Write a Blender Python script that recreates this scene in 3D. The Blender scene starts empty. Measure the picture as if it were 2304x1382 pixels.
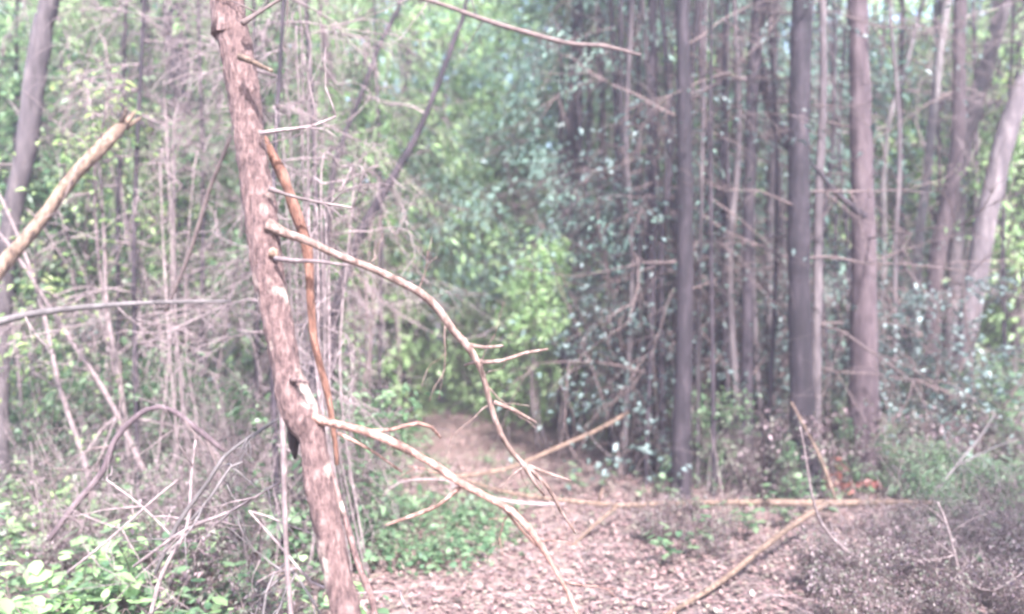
import bpy, math, random
import numpy as np
from mathutils import Vector, noise

# ------------------------------------------------------------------ camera, world, sun
R = math.radians
F = 1900.0                      # focal length in photograph pixels (photograph 2304 wide)
CAMZ = 1.5
scn = bpy.context.scene
cam_d = bpy.data.cameras.new('camera'); cam = bpy.data.objects.new('camera', cam_d)
scn.collection.objects.link(cam); scn.camera = cam
cam.location = (0, 0, CAMZ); cam.rotation_euler = (R(90), 0, 0)
cam_d.sensor_width = 36.0; cam_d.lens = 36.0 * F / 2304.0
cam_d.clip_start = 0.05; cam_d.clip_end = 500
cam_d.dof.use_dof = True; cam_d.dof.focus_distance = 2.9; cam_d.dof.aperture_fstop = 1.15

SUN_EL, SUN_AZ = 50.0, 164.0     # azimuth from +Y (view direction) towards +X
w = bpy.data.worlds.new('World'); scn.world = w; w.use_nodes = True
nt = w.node_tree; nt.nodes.clear()
sky = nt.nodes.new('ShaderNodeTexSky'); sky.sky_type = 'NISHITA'; sky.sun_disc = False
sky.sun_elevation = R(SUN_EL); sky.sun_rotation = R(SUN_AZ)
sky.air_density = 1.0; sky.dust_density = 2.0; sky.ozone_density = 1.0
bg = nt.nodes.new('ShaderNodeBackground'); bg.inputs['Strength'].default_value = 0.15
wo = nt.nodes.new('ShaderNodeOutputWorld')
nt.links.new(sky.outputs[0], bg.inputs['Color']); nt.links.new(bg.outputs[0], wo.inputs['Surface'])
sun_d = bpy.data.lights.new('sun', 'SUN'); sun = bpy.data.objects.new('sun', sun_d)
scn.collection.objects.link(sun)
sun_d.energy = 4.0; sun_d.angle = R(2.5); sun_d.color = (1.0, 0.95, 0.98)
sd = Vector((math.sin(R(SUN_AZ))*math.cos(R(SUN_EL)), math.cos(R(SUN_AZ))*math.cos(R(SUN_EL)), math.sin(R(SUN_EL))))
sun.rotation_euler = (-sd).to_track_quat('-Z', 'Y').to_euler()
scn.view_settings.view_transform = 'Standard'; scn.view_settings.look = 'None'
scn.view_settings.gamma = 1.0; scn.view_settings.exposure = 2.9
scn.render.engine = 'CYCLES'
scn.cycles.use_denoising = True
scn.cycles.max_bounces = 6; scn.cycles.volume_bounces = 1; scn.cycles.transparent_max_bounces = 4
scn.cycles.filter_width = 2.6
scn.cycles.sample_clamp_indirect = 6.0; scn.cycles.sample_clamp_direct = 8.0

rng = np.random.default_rng(11); random.seed(11)
COL = scn.collection

# ------------------------------------------------------------------ helpers
def H(x, y):
    """ground height"""
    v = 0.10*noise.noise(Vector((x*0.35, y*0.35, 0.0))) + 0.04*noise.noise(Vector((x*1.3, y*1.3, 3.0)))
    px = path_x(y)
    s = min(1.0, max(0.0, (abs(x-px)-0.7)/1.6))
    return v*(0.35+0.65*s)
def path_x(y):
    return -0.15 - 0.035*np.maximum(0.0, y-4.0)
def W(px, py, d):
    return np.array(((px-1152.0)/F*d, d, CAMZ-(py-691.0)/F*d))
def ground_at(px, d):
    x = (px-1152.0)/F*d
    return x, d, H(x, d)

class MB:
    def __init__(s): s.v = []; s.q = []; s.t = []; s.n = 0
    def add(s, v, q=None, t=None):
        v = np.asarray(v, float); s.v.append(v)
        if q is not None and len(q): s.q.append(np.asarray(q, int)+s.n)
        if t is not None and len(t): s.t.append(np.asarray(t, int)+s.n)
        s.n += len(v)
    def build(s, name, mat, parent=None, smooth=True):
        me = bpy.data.meshes.new(name)
        v = np.concatenate(s.v) if s.v else np.zeros((0, 3))
        q = np.concatenate(s.q) if s.q else np.zeros((0, 4), int)
        t = np.concatenate(s.t) if s.t else np.zeros((0, 3), int)
        me.vertices.add(len(v)); me.vertices.foreach_set('co', v.ravel())
        me.loops.add(len(q)*4+len(t)*3)
        me.loops.foreach_set('vertex_index', np.concatenate([q.ravel(), t.ravel()]).astype(np.int32))
        me.polygons.add(len(q)+len(t))
        st = np.concatenate([np.arange(len(q))*4, len(q)*4+np.arange(len(t))*3]).astype(np.int32)
        me.polygons.foreach_set('loop_start', st)
        me.update(calc_edges=True); me.validate()
        if smooth: me.polygons.foreach_set('use_smooth', np.ones(len(me.polygons), bool))
        me.materials.append(mat)
        o = bpy.data.objects.new(name, me); COL.objects.link(o)
        if parent: o.parent = parent
        return o

def catmull(P, step):
    P = np.asarray(P, float)
    if len(P) < 2: return P
    E = np.vstack([2*P[0]-P[1], P, 2*P[-1]-P[-2]])
    out = []
    for i in range(1, len(E)-2):
        p0, p1, p2, p3 = E[i-1], E[i], E[i+1], E[i+2]
        n = max(1, int(np.linalg.norm((p2-p1)[:3])/step))
        for k in range(n):
            u = k/n
            out.append(0.5*((2*p1)+(-p0+p2)*u+(2*p0-5*p1+4*p2-p3)*u*u+(-p0+3*p1-3*p2+p3)*u**3))
    out.append(E[-2])
    return np.array(out)

def tube(mb, pts, rad, sides=7, step=0.12, jit=0.06, bump=0.0, seed=0.0):
    """tapered limb through pts"""
    P4 = np.hstack([np.asarray(pts, float), np.asarray(rad, float)[:, None]])
    C = catmull(P4, step); P = C[:, :3]; r = np.maximum(C[:, 3], 0.0012)
    n = len(P)
    T = np.gradient(P, axis=0); T /= np.linalg.norm(T, axis=1)[:, None]+1e-9
    up = np.array((0.13, 1.0, 0.07)) if abs(T[0][1]) < 0.9 else np.array((1.0, 0, 0))
    N = np.cross(T, up); N /= np.linalg.norm(N, axis=1)[:, None]+1e-9
    B = np.cross(T, N)
    a = np.linspace(0, 2*math.pi, sides, endpoint=False)
    rr = r[:, None]*(1+jit*rng.standard_normal((n, 1))*0.5+jit*rng.standard_normal((n, sides))*0.5)
    if bump:
        for i in range(n):
            for j in range(sides):
                q = P[i]+0.05*(math.cos(a[j])*N[i]+math.sin(a[j])*B[i])
                v1 = noise.noise(Vector((q[0]*9+seed, q[1]*9, q[2]*4)))
                v2 = noise.noise(Vector((q[0]*60+seed, q[1]*60, q[2]*17)))
                v3 = noise.noise(Vector((q[0]*35, q[1]*35+seed, q[2]*60)))
                rr[i, j] *= 1+bump*(1.3*v1+0.8*v2+0.5*v3)
    V = P[:, None, :]+rr[:, :, None]*(np.cos(a)[None, :, None]*N[:, None, :]+np.sin(a)[None, :, None]*B[:, None, :])
    V = V.reshape(-1, 3)
    i = np.arange(n-1)[:, None]*sides; j = np.arange(sides)[None, :]; j2 = (j+1) % sides
    Q = np.stack([i+j, i+j2, i+sides+j2, i+sides+j], -1).reshape(-1, 4)
    V = np.vstack([V, P[0]-T[0]*r[0]*0.3, P[-1]+T[-1]*r[-1]*0.6])
    jj = np.arange(sides); k2 = (jj+1) % sides; b = (n-1)*sides
    t = np.vstack([np.stack([k2, jj, np.full(sides, n*sides)], -1), np.stack([b+jj, b+k2, np.full(sides, n*sides+1)], -1)])
    mb.add(V, Q, t)
    return P, r

def curled(mb, pos, size, aspect, flat, droop):
    """broad leaves with a midrib and curled margins"""
    n = len(pos); size = size*(0.5+1.0*rng.random(n))[:, None]
    d = rand_unit(n); d[:, 2] = d[:, 2]*(1-flat)-droop; d /= np.linalg.norm(d, axis=1)[:, None]
    up = rand_unit(n)*(1-flat)+np.array((0, 0, 1.0))*(flat+.1)
    s = np.cross(d, up); s /= np.linalg.norm(s, axis=1)[:, None]; nn = np.cross(s, d)
    cu = (rng.random((n, 1))-.35)*.7; cl = (rng.random((n, 1))-.3)*.6; wd = size*aspect*.5*(.7+.6*rng.random((n, 1)))
    def p(u, v): return pos+d*size*u+s*wd*v+nn*(abs(v)*wd*cl-size*cu*u*u)
    V = np.stack([p(0, 0), p(.25, .8), p(.6, 1), p(1, 0), p(.62, -1), p(.25, -.85), p(.3, 0), p(.62, 0)], 1).reshape(-1, 3)
    k = np.arange(n)[:, None]*8
    Q = np.vstack([k+np.array([[1, 2, 7, 6]]), k+np.array([[5, 6, 7, 4]])])
    T = np.vstack([k+np.array([[0, 1, 6]]), k+np.array([[0, 6, 5]]), k+np.array([[2, 3, 7]]), k+np.array([[4, 7, 3]])])
    mb.add(V, Q, T)

def rand_unit(n):
    v = rng.standard_normal((n, 3)); return v/np.linalg.norm(v, axis=1)[:, None]

def leaves(mb, pos, size, aspect=0.5, flat=0.5, droop=0.3, dirs=None, fold=0.18):
    """one bent diamond-shaped leaf per position"""
    n = len(pos)
    if n == 0: return
    size = np.broadcast_to(np.asarray(size, float), (n,))*(0.6+0.8*rng.random(n))
    d = rand_unit(n) if dirs is None else dirs+0.5*rand_unit(n)
    d[:, 2] = d[:, 2]*(1-flat)-droop
    d /= np.linalg.norm(d, axis=1)[:, None]+1e-9
    up = rand_unit(n)*(1-flat)+np.array((0, 0, 1.0))*(flat+0.1)
    s = np.cross(d, up); s /= np.linalg.norm(s, axis=1)[:, None]+1e-9
    nn = np.cross(s, d)
    L = size[:, None]; wd = L*aspect*0.5
    v0 = pos; v2 = pos+d*L-nn*L*0.12
    m = pos+d*L*0.42
    v1 = m+s*wd+nn*L*fold; v3 = m-s*wd+nn*L*fold
    V = np.stack([v0, v1, v2, v3], 1).reshape(-1, 3)
    k = np.arange(n)[:, None]*4
    mb.add(V, None, np.vstack([k+np.array([[0, 1, 2]]), k+np.array([[0, 2, 3]])]))

def twigs(mb, base, d, length, r0, depth=1, nsub=5, spread=0.8, droop=0.0, tips=None, sides=4):
    """a forking twig"""
    n = 5; P = [np.array(base, float)]; dd = np.array(d, float); dd /= np.linalg.norm(dd)+1e-9
    for i in range(n):
        dd = dd+0.22*rng.standard_normal(3)*0.8+np.array((0, 0, -droop)); dd /= np.linalg.norm(dd)
        P.append(P[-1]+dd*length/n)
    rads = np.linspace(r0, r0*0.3, n+1)
    tube(mb, P, rads, sides=sides, step=length/8, jit=0.1)
    if tips is not None: tips.extend([(P[k], dd) for k in range(1, n+1)])
    if depth > 0:
        for k in range(nsub):
            j = 1+int(rng.random()*(n-0.01)); b = P[j]
            nd = dd+spread*rand_unit(1)[0]
            twigs(mb, b, nd, length*(0.35+0.35*rng.random()), r0*0.5, depth-1, max(2, nsub-1), spread, droop, tips, 3)

# ------------------------------------------------------------------ materials
def new_mat(name):
    m = bpy.data.materials.new(name); m.use_nodes = True; n = m.node_tree; n.nodes.clear()
    out = n.nodes.new('ShaderNodeOutputMaterial'); return m, n, out
def ramp(n, stops, fac):
    r = n.nodes.new('ShaderNodeValToRGB'); e = r.color_ramp.elements
    while len(e) > 1: e.remove(e[-1])
    e[0].position = stops[0][0]; e[0].color = (*stops[0][1], 1)
    for p, c in stops[1:]:
        x = e.new(p); x.color = (*c, 1)
    n.links.new(fac, r.inputs[0]); return r.outputs[0]
def math_node(n, op, a, b):
    m = n.nodes.new('ShaderNodeMath'); m.operation = op
    for i, v in enumerate((a, b)):
        if isinstance(v, (int, float)): m.inputs[i].default_value = v
        else: n.links.new(v, m.inputs[i])
    return m.outputs[0]
def leaf_mat(name, stops, rough=0.5, transl=0.4, spec=0.5):
    m, n, out = new_mat(name)
    geo = n.nodes.new('ShaderNodeNewGeometry'); oi = n.nodes.new('ShaderNodeObjectInfo')
    f = math_node(n, 'FRACT', math_node(n, 'ADD', math_node(n, 'MULTIPLY', geo.outputs['Random Per Island'], 0.75), math_node(n, 'MULTIPLY', oi.outputs['Random'], 0.22)), 0.0)
    c = ramp(n, stops, f)
    p = n.nodes.new('ShaderNodeBsdfPrincipled'); n.links.new(c, p.inputs['Base Color'])
    p.inputs['Roughness'].default_value = rough; p.inputs['Specular IOR Level'].default_value = spec
    t = n.nodes.new('ShaderNodeBsdfTranslucent')
    hs = n.nodes.new('ShaderNodeHueSaturation'); hs.inputs['Saturation'].default_value = 1.1; hs.inputs['Value'].default_value = 1.7
    n.links.new(c, hs.inputs['Color']); n.links.new(hs.outputs[0], t.inputs['Color'])
    mx = n.nodes.new('ShaderNodeMixShader'); mx.inputs[0].default_value = transl
    n.links.new(p.outputs[0], mx.inputs[1]); n.links.new(t.outputs[0], mx.inputs[2])
    n.links.new(mx.outputs[0], out.inputs['Surface'])
    return m
def bark_mat(name, stops, scale=18.0, zs=0.25, rough=0.85, bump=0.5, patch=None):
    m, n, out = new_mat(name)
    tc = n.nodes.new('ShaderNodeTexCoord'); mp = n.nodes.new('ShaderNodeMapping')
    mp.inputs['Scale'].default_value = (1, 1, zs); n.links.new(tc.outputs['Object'], mp.inputs[0])
    ns = n.nodes.new('ShaderNodeTexNoise'); ns.inputs['Scale'].default_value = scale; ns.inputs['Detail'].default_value = 8
    ns.inputs['Roughness'].default_value = 0.65; n.links.new(mp.outputs[0], ns.inputs['Vector'])
    c = ramp(n, stops, ns.outputs['Fac'])
    if patch:
        n2 = n.nodes.new('ShaderNodeTexNoise'); n2.inputs['Scale'].default_value = patch[1]; n2.inputs['Detail'].default_value = 4
        n.links.new(tc.outputs['Object'], n2.inputs['Vector'])
        f = ramp(n, [(patch[2], (0, 0, 0)), (patch[2]+0.1, (1, 1, 1))], n2.outputs['Fac'])
        mx = n.nodes.new('ShaderNodeMix'); mx.data_type = 'RGBA'; n.links.new(f, mx.inputs['Factor'])
        n.links.new(c, mx.inputs[6]); mx.inputs[7].default_value = (*patch[0], 1); c = mx.outputs[2]
    oi = n.nodes.new('ShaderNodeObjectInfo')
    hs = n.nodes.new('ShaderNodeHueSaturation')
    n.links.new(math_node(n, 'ADD', math_node(n, 'MULTIPLY', oi.outputs['Random'], 0.6), 0.7), hs.inputs['Value'])
    n.links.new(c, hs.inputs['Color'])
    p = n.nodes.new('ShaderNodeBsdfPrincipled'); n.links.new(hs.outputs[0], p.inputs['Base Color'])
    p.inputs['Roughness'].default_value = rough; p.inputs['Specular IOR Level'].default_value = 0.3
    b = n.nodes.new('ShaderNodeBump'); b.inputs['Strength'].default_value = bump; b.inputs['Distance'].default_value = 0.02
    n.links.new(ns.outputs['Fac'], b.inputs['Height']); n.links.new(b.outputs[0], p.inputs['Normal'])
    n.links.new(p.outputs[0], out.inputs['Surface'])
    return m
M = {}
M['leaf_green'] = leaf_mat('leaf_green', [(0, (.035, .075, .04)), (.35, (.065, .12, .06)), (.7, (.11, .17, .09)), (.93, (.20, .25, .16)), (1, (.26, .22, .16))], .4, .4)
M['leaf_lime'] = leaf_mat('leaf_lime', [(0, (.13, .21, .10)), (.5, (.22, .33, .15)), (.85, (.32, .43, .22)), (1, (.44, .46, .28))], .42, .5)
M['leaf_teal'] = leaf_mat('leaf_teal', [(0, (.075, .14, .115)), (.5, (.135, .23, .185)), (1, (.24, .34, .28))], .5, .4)
M['leaf_painted_gloss'] = leaf_mat('leaf_painted_gloss', [(0, (.03, .05, .045)), (.5, (.06, .09, .08)), (.8, (.14, .19, .18)), (1, (.32, .38, .38))], .42, .2, .5)  # pale end of the ramp paints sky glints onto glossy leaves
M['leaf_far'] = leaf_mat('leaf_far', [(0, (.06, .10, .06)), (.4, (.12, .18, .10)), (.8, (.22, .27, .15)), (1, (.34, .32, .20))], .4, .5)
M['leaf_yellow'] = leaf_mat('leaf_yellow', [(0, (.10, .16, .07)), (.5, (.18, .25, .10)), (1, (.34, .36, .17))], .5, .5)
M['leaf_mauve'] = leaf_mat('leaf_mauve', [(0, (.035, .025, .035)), (.4, (.09, .06, .065)), (.6, (.08, .095, .065)), (.85, (.22, .16, .17)), (1, (.34, .27, .29))], .5, .25, .4)
M['leaf_red'] = leaf_mat('leaf_red', [(0, (.10, .035, .03)), (1, (.22, .08, .06))], .5, .35)
M['leaf_dead'] = leaf_mat('leaf_dead', [(0, (.045, .028, .03)), (.35, (.12, .072, .068)), (.6, (.21, .14, .13)), (.8, (.13, .12, .09)), (.92, (.30, .23, .23)), (1, (.46, .39, .39))], .55, .12)
M['bark_red'] = bark_mat('bark_red', [(.30, (.030, .018, .019)), (.44, (.085, .052, .050)), (.54, (.14, .088, .082)), (.64, (.19, .13, .12)), (.76, (.28, .21, .195))], 70, .35, bump=1.0, patch=((.33, .27, .23), 11.0, .59))
M['bark_orange'] = bark_mat('bark_orange', [(.34, (.045, .026, .022)), (.48, (.13, .072, .058)), (.60, (.23, .14, .115)), (.72, (.33, .26, .24))], 40, .45, bump=.8)
M['bark_grey'] = bark_mat('bark_grey', [(.3, (.025, .02, .022)), (.5, (.06, .048, .052)), (.7, (.12, .10, .10))], 16, .2, bump=.8)
M['bark_mauve'] = bark_mat('bark_mauve', [(.3, (.020, .013, .016)), (.5, (.046, .031, .035)), (.7, (.09, .066, .070))], 18, .2, bump=.8)
M['bark_dark'] = bark_mat('bark_dark', [(.3, (.004, .003, .0045)), (.5, (.014, .010, .014)), (.72, (.045, .034, .04))], 16, .2)
M['bark_pale'] = bark_mat('bark_pale', [(.3, (.045, .038, .038)), (.5, (.095, .083, .083)), (.7, (.17, .15, .15))], 14, .3)
M['bark_tan'] = bark_mat('bark_tan', [(.32, (.035, .022, .018)), (.46, (.10, .065, .047)), (.58, (.17, .115, .085)), (.72, (.27, .20, .155))], 38, .4, bump=.8)
M['twig_pink'] = bark_mat('twig_pink', [(.3, (.07, .05, .052)), (.5, (.13, .10, .10)), (.7, (.24, .195, .19))], 30, 1, bump=.2)
M['twig_dark'] = bark_mat('twig_dark', [(.3, (.05, .035, .035)), (.6, (.11, .08, .075))], 30, 1, bump=.2)
M['bark_rust'] = bark_mat('bark_rust', [(.34, (.05, .024, .018)), (.5, (.145, .068, .048)), (.66, (.25, .14, .105))], 44, .4, bump=.8)
M['bark_silver'] = bark_mat('bark_silver', [(.34, (.06, .036, .03)), (.5, (.15, .10, .085)), (.66, (.26, .195, .175))], 44, .4, bump=.8)
M['gap_shade'] = bark_mat('gap_shade', [(.3, (.008, .006, .008)), (.7, (.035, .022, .022))], 30, .3)  # near-black colour standing in for the shade inside the trunk gap
def soil_mat(name, stops, sc):
    m, n, out = new_mat(name)
    tc = n.nodes.new('ShaderNodeTexCoord')
    a = n.nodes.new('ShaderNodeTexNoise'); a.inputs['Scale'].default_value = sc; a.inputs['Detail'].default_value = 10; a.inputs['Roughness'].default_value = .7
    n.links.new(tc.outputs['Object'], a.inputs['Vector'])
    c = ramp(n, stops, a.outputs['Fac'])
    p = n.nodes.new('ShaderNodeBsdfPrincipled'); n.links.new(c, p.inputs['Base Color']); p.inputs['Roughness'].default_value = .95
    b = n.nodes.new('ShaderNodeBump'); b.inputs['Distance'].default_value = .03; b.inputs['Strength'].default_value = .8
    n.links.new(a.outputs['Fac'], b.inputs['Height']); n.links.new(b.outputs[0], p.inputs['Normal'])
    n.links.new(p.outputs[0], out.inputs['Surface']); return m
M['soil'] = soil_mat('soil', [(.3, (.03, .02, .02)), (.5, (.07, .048, .045)), (.7, (.13, .10, .09))], 9)
M['trail'] = soil_mat('trail', [(.3, (.045, .03, .028)), (.5, (.11, .073, .065)), (.7, (.19, .14, .12))], 12)

# ------------------------------------------------------------------ tagging
def tag(o, label, cat, group=None, kind=None):
    o['label'] = label; o['category'] = cat
    if group: o['group'] = group
    if kind: o['kind'] = kind
    return o
def empty(name, loc, rz=0.0):
    o = bpy.data.objects.new(name, None); COL.objects.link(o); o.location = loc; o.rotation_euler = (0, 0, rz)
    o.empty_display_size = 0.2
    return o
def copy_tree(src, loc, rz, s, label, group, cat=None):
    r = src.copy(); COL.objects.link(r); r.location = loc; r.rotation_euler = (0, 0, rz)
    r.scale = (s, s, s) if not isinstance(s, tuple) else s
    r['label'] = label
    if group: r['group'] = group
    for ch in src.children:
        c = ch.copy(); COL.objects.link(c); c.parent = r
    return r

# ------------------------------------------------------------------ ground and trail
def grid_sheet(name, xs, ys, hf, mat, kind, label=None):
    X, Y = np.meshgrid(xs, ys); V = np.array([(x, y, hf(x, y)) for x, y in zip(X.ravel(), Y.ravel())])
    nx = len(xs); i = np.arange(len(ys)-1)[:, None]*nx; j = np.arange(nx-1)[None, :]
    Q = np.stack([i+j, i+j+1, i+nx+j+1, i+nx+j], -1).reshape(-1, 4)
    mb = MB(); mb.add(V, Q); o = mb.build(name, mat); o['kind'] = kind
    return o
def axis(a, b, core0, core1, fine, coarse):
    return np.concatenate([np.arange(a, core0, coarse), np.arange(core0, core1, fine), np.arange(core1, b+coarse, coarse)])
g = grid_sheet('ground', axis(-80, 80, -9, 9, .15, 4.), axis(-20, 80, 0, 18, .15, 4.), H, M['soil'], 'structure')
g['label'] = 'brown woodland floor of soil and rotted leaves'; g['category'] = 'ground'
# the trail: a worn strip 4 mm over the ground
ys = np.arange(0.5, 15, .15); mb = MB(); V = []
for y in ys:
    c = path_x(y)
    for k in range(11):
        x = c+(-1+k/5)*(0.62+0.10*math.sin(y*1.7+k)); V.append((x, y, H(x, y)+.006))
i = np.arange(len(ys)-1)[:, None]*11; j = np.arange(10)[None, :]
mb.add(np.array(V), np.stack([i+j, i+j+1, i+12+j, i+11+j], -1).reshape(-1, 4))
pth = mb.build('path', M['trail']); pth['kind'] = 'structure'; pth['label'] = 'narrow trail of trodden brown leaves through the woods'; pth['category'] = 'path'

# ------------------------------------------------------------------ crown prototypes for tall trees (leaf meshes)
def crown_mesh(name, rx, rz, n, leaf, mat, clumps=46):
    mb = MB()
    c = rand_unit(clumps)*(0.35+0.65*rng.random((clumps, 1)))*np.array((rx, rx, rz))
    k = rng.integers(0, clumps, n)
    pos = c[k]+rng.standard_normal((n, 3))*np.array((.30, .30, .16))*rx*0.6*(0.5+rng.random((clumps, 1)))[k]
    leaves(mb, pos, leaf, .5, .5, .3)
    o = mb.build(name, M[mat]); me = o.data; bpy.data.objects.remove(o); return me
CR = [crown_mesh('crown_a', 1.6, 1.2, 1500, .12, 'leaf_green'), crown_mesh('crown_b', 1.4, 1.5, 1500, .12, 'leaf_lime'), crown_mesh('crown_c', 1.7, 1.0, 1300, .13, 'leaf_far')]

def add_crown(parent, loc, which, s):
    o = bpy.data.objects.new('crown', CR[which]); COL.objects.link(o); o.parent = parent
    o.location = loc; o.scale = (s*.66, s*.66, s*.66); o.rotation_euler = (0, 0, rng.random()*6.28); return o

def traced_tree(label, pts, d, mat='bark_grey', lean=0.0, top=8.5, crown=0, cs=1.0, nb=5, blen=.9, group=None, name='tree', cat='tree',
                base=True, bump=.0, sides=12, step=.1, leafy=None, droop=.0, bmat=None, zrange=(0.6, 5.0)):
    """pts: (px, py, width px) from the top down to the foot; the trunk goes on to the ground and up to the crown"""
    pts = sorted(pts, key=lambda p: p[1])
    if bmat is None and mat in ('bark_dark', 'bark_grey', 'bark_mauve') and pts[-1][0] > 1200: bmat = 'twig_dark'
    P = [W(x, y, d+lean*(691-y)/F) for x, y, w_ in pts]; rad = [w_*.5/F*d for x, y, w_ in pts]
    if base:
        dn = P[-1]-P[-2]; dn = dn/np.linalg.norm(dn); dn[0] *= .6
        q = P[-1]
        gz = H(q[0], q[1])
        if q[2] > gz+.05:
            k = (q[2]-gz)/max(.4, -dn[2]); q2 = q+dn*k; q2[2] = H(q2[0], q2[1])-.12
            P.append(q2); rad.append(rad[-1]*1.25)
        else:
            P[-1][2] = gz-.12
    if top:
        up = P[0]-P[1]; up = up/np.linalg.norm(up); up[2] = max(up[2], .5); up[:2] *= .5
        k = (top-P[0][2]); 
        if k > 0:
            mid = P[0]+up*k*.5; mid[2] = P[0][2]+k*.5
            e = P[0]+up*k*.7; e[2] = top
            P = [e, mid]+P; rad = [rad[0]*.35, rad[0]*.75]+rad
    foot = np.array(P[-1]) if base else np.array(P[len(P)//2])
    root = empty(name, tuple(foot))
    P = [p-foot for p in P]
    mb = MB(); C, rr = tube(mb, P, rad, sides=sides, step=step, jit=.05, bump=bump, seed=d)
    mb.build('trunk', M[mat], root)
    if top and crown is not None:
        tp = P[0]; add_crown(root, tuple(tp+np.array((0, 0, -.2))), crown, cs)
        mb = MB()
        for k in range(5):
            b = C[int(len(C)*(.02+.13*rng.random()))]; dd = rand_unit(1)[0]; dd[2] = abs(dd[2])+.3
            twigs(mb, b, dd, 1.3*cs, rad[0]*.6, 1, 3, .6)
        mb.build('limbs', M[bmat or mat], root)
    tips = []
    zz = C[:, 2]+foot[2]
    cand = np.where((zz > zrange[0]) & (zz < zrange[1]))[0]
    for k in range(nb):
        if len(cand) == 0: break
        i = cand[int(rng.random()*len(cand))]; b = C[i]
        dd = rand_unit(1)[0]; dd[2] = dd[2]*.4+.15; mb = MB()
        twigs(mb, b, dd, blen*(.5+rng.random()), min(.008, rr[i]*.3)+.002, 2, 5, .8, droop, tips)
        mb.build('branch', M[bmat or 'twig_pink'], root)
    if leafy and tips:
        m_, cnt, sz = leafy; mb = MB(); idx = rng.integers(0, len(tips), cnt)
        pos = np.array([tips[k][0] for k in idx])+rng.standard_normal((cnt, 3))*.07
        leaves(mb, pos, sz, .45, .5, .25); mb.build('foliage', M[m_], root)
    tag(root, label, cat, group)
    return root, foot

# ------------------------------------------------------------------ the leaning dead trunk in front
D0 = 2.5
tr = [(512, -60, 74), (514, 0, 74), (528, 100, 72), (546, 203, 68), (561, 304, 66), (575, 405, 66), (589, 507, 68), (606, 600, 70), (618, 682, 70),
      (632, 770, 64), (645, 834, 61), (662, 900, 74), (684, 945, 78), (703, 990, 60), (716, 1087, 64), (739, 1188, 60), (759, 1290, 60), (780, 1382, 62), (800, 1470, 64), (822, 1600, 68), (846, 1740, 80)]
def dk(y): return D0+.10*(691-y)/691
P = [W(x, y, dk(y)) for x, y, w_ in tr]; rad = [w_*.5/F*dk(y) for x, y, w_ in tr]
foot = W(860, 1830, D0-.15); foot[2] = H(foot[0], foot[1])-.1; P.append(foot); rad.append(.062)
up = P[0]-P[1]; up /= np.linalg.norm(up)
P = [P[0]+up*5.2+np.array((.2, .5, 0)), P[0]+up*2.5]+P; rad = [.012, .034]+rad
root = empty('dead_tree', tuple(foot))
mb = MB(); tube(mb, [p-foot for p in P], rad, sides=44, step=.013, jit=.02, bump=.15, seed=2.)
mb.build('trunk', M['bark_red'], root)
def front_branch(pts, mat, d=D0, dd=0.0, name='branch', subs=(), sides=10, bump=.16, jit=.09, fine=0, off=foot, par=root):
    """pts (px, py, w); depth drifts by dd along the branch"""
    n = len(pts); P = []; rr = []
    for i, (x, y, w_) in enumerate(pts):
        q = d+dd*i/max(1, n-1); P.append(W(x, y, q)-off); rr.append(w_*.43/F*q)
    mb = MB(); C, _ = tube(mb, P, rr, sides=sides, step=.03, jit=jit, bump=bump, seed=pts[0][0])
    for s in subs:
        k0 = s[0]; q0 = d+dd*k0; pp = s[1]
        Ps = [W(x, y, q0+.03*i)-off for i, (x, y, w_) in enumerate(pp)]
        tube(mb, Ps, [w_*.5/F*q0 for x, y, w_ in pp], sides=7, step=.03, jit=.1)
    for k in range(fine):
        i = int(len(C)*(.25+.74*rng.random())); v = rand_unit(1)[0]; v[1] *= .4
        twigs(mb, C[i], v, .10+.16*rng.random(), .0028, 1, 2, .7)
    return mb.build(name, M[mat], par)
front_branch([(540, 128, 20), (566, 138, 15), (590, 150, 12), (612, 160, 9)], 'bark_tan', 2.47, -.06)
front_branch([(575, 285, 10), (598, 315, 16), (612, 345, 27), (636, 395, 29), (655, 450, 29), (677, 510, 29), (690, 550, 28), (696, 610, 25), (700, 690, 21), (706, 760, 20), (722, 830, 20), (738, 890, 18), (747, 950, 16), (755, 1000, 14), (758, 1045, 12)], 'bark_rust', 2.6, .05, 'hanging_stem', bump=.10)
front_branch([(600, 505, 30), (640, 525, 26), (690, 542, 21), (760, 574, 21), (850, 610, 21), (940, 655, 20), (985, 695, 19), (1020, 745, 19), (1060, 790, 19), (1085, 840, 17), (1098, 890, 15), (1116, 950, 14), (1140, 1000, 14), (1180, 1050, 14), (1205, 1090, 10), (1225, 1115, 7)], 'bark_silver', 2.48, .25,
    subs=[(.5, [(1050, 775, 10), (1090, 782, 8), (1132, 778, 6)]), (.55, [(1085, 815, 10), (1130, 812, 9), (1180, 795, 8), (1232, 786, 6)]), (.55, [(1085, 812, 9), (1055, 818, 7), (1045, 822, 5)]),
          (.7, [(1112, 905, 10), (1160, 925, 9), (1206, 951, 5)]), (.9, [(1180, 1045, 9), (1225, 1062, 8), (1284, 1082, 5)]), (.9, [(1178, 1040, 9), (1235, 1100, 9), (1262, 1150, 8), (1296, 1200, 6)])], fine=8)
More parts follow.
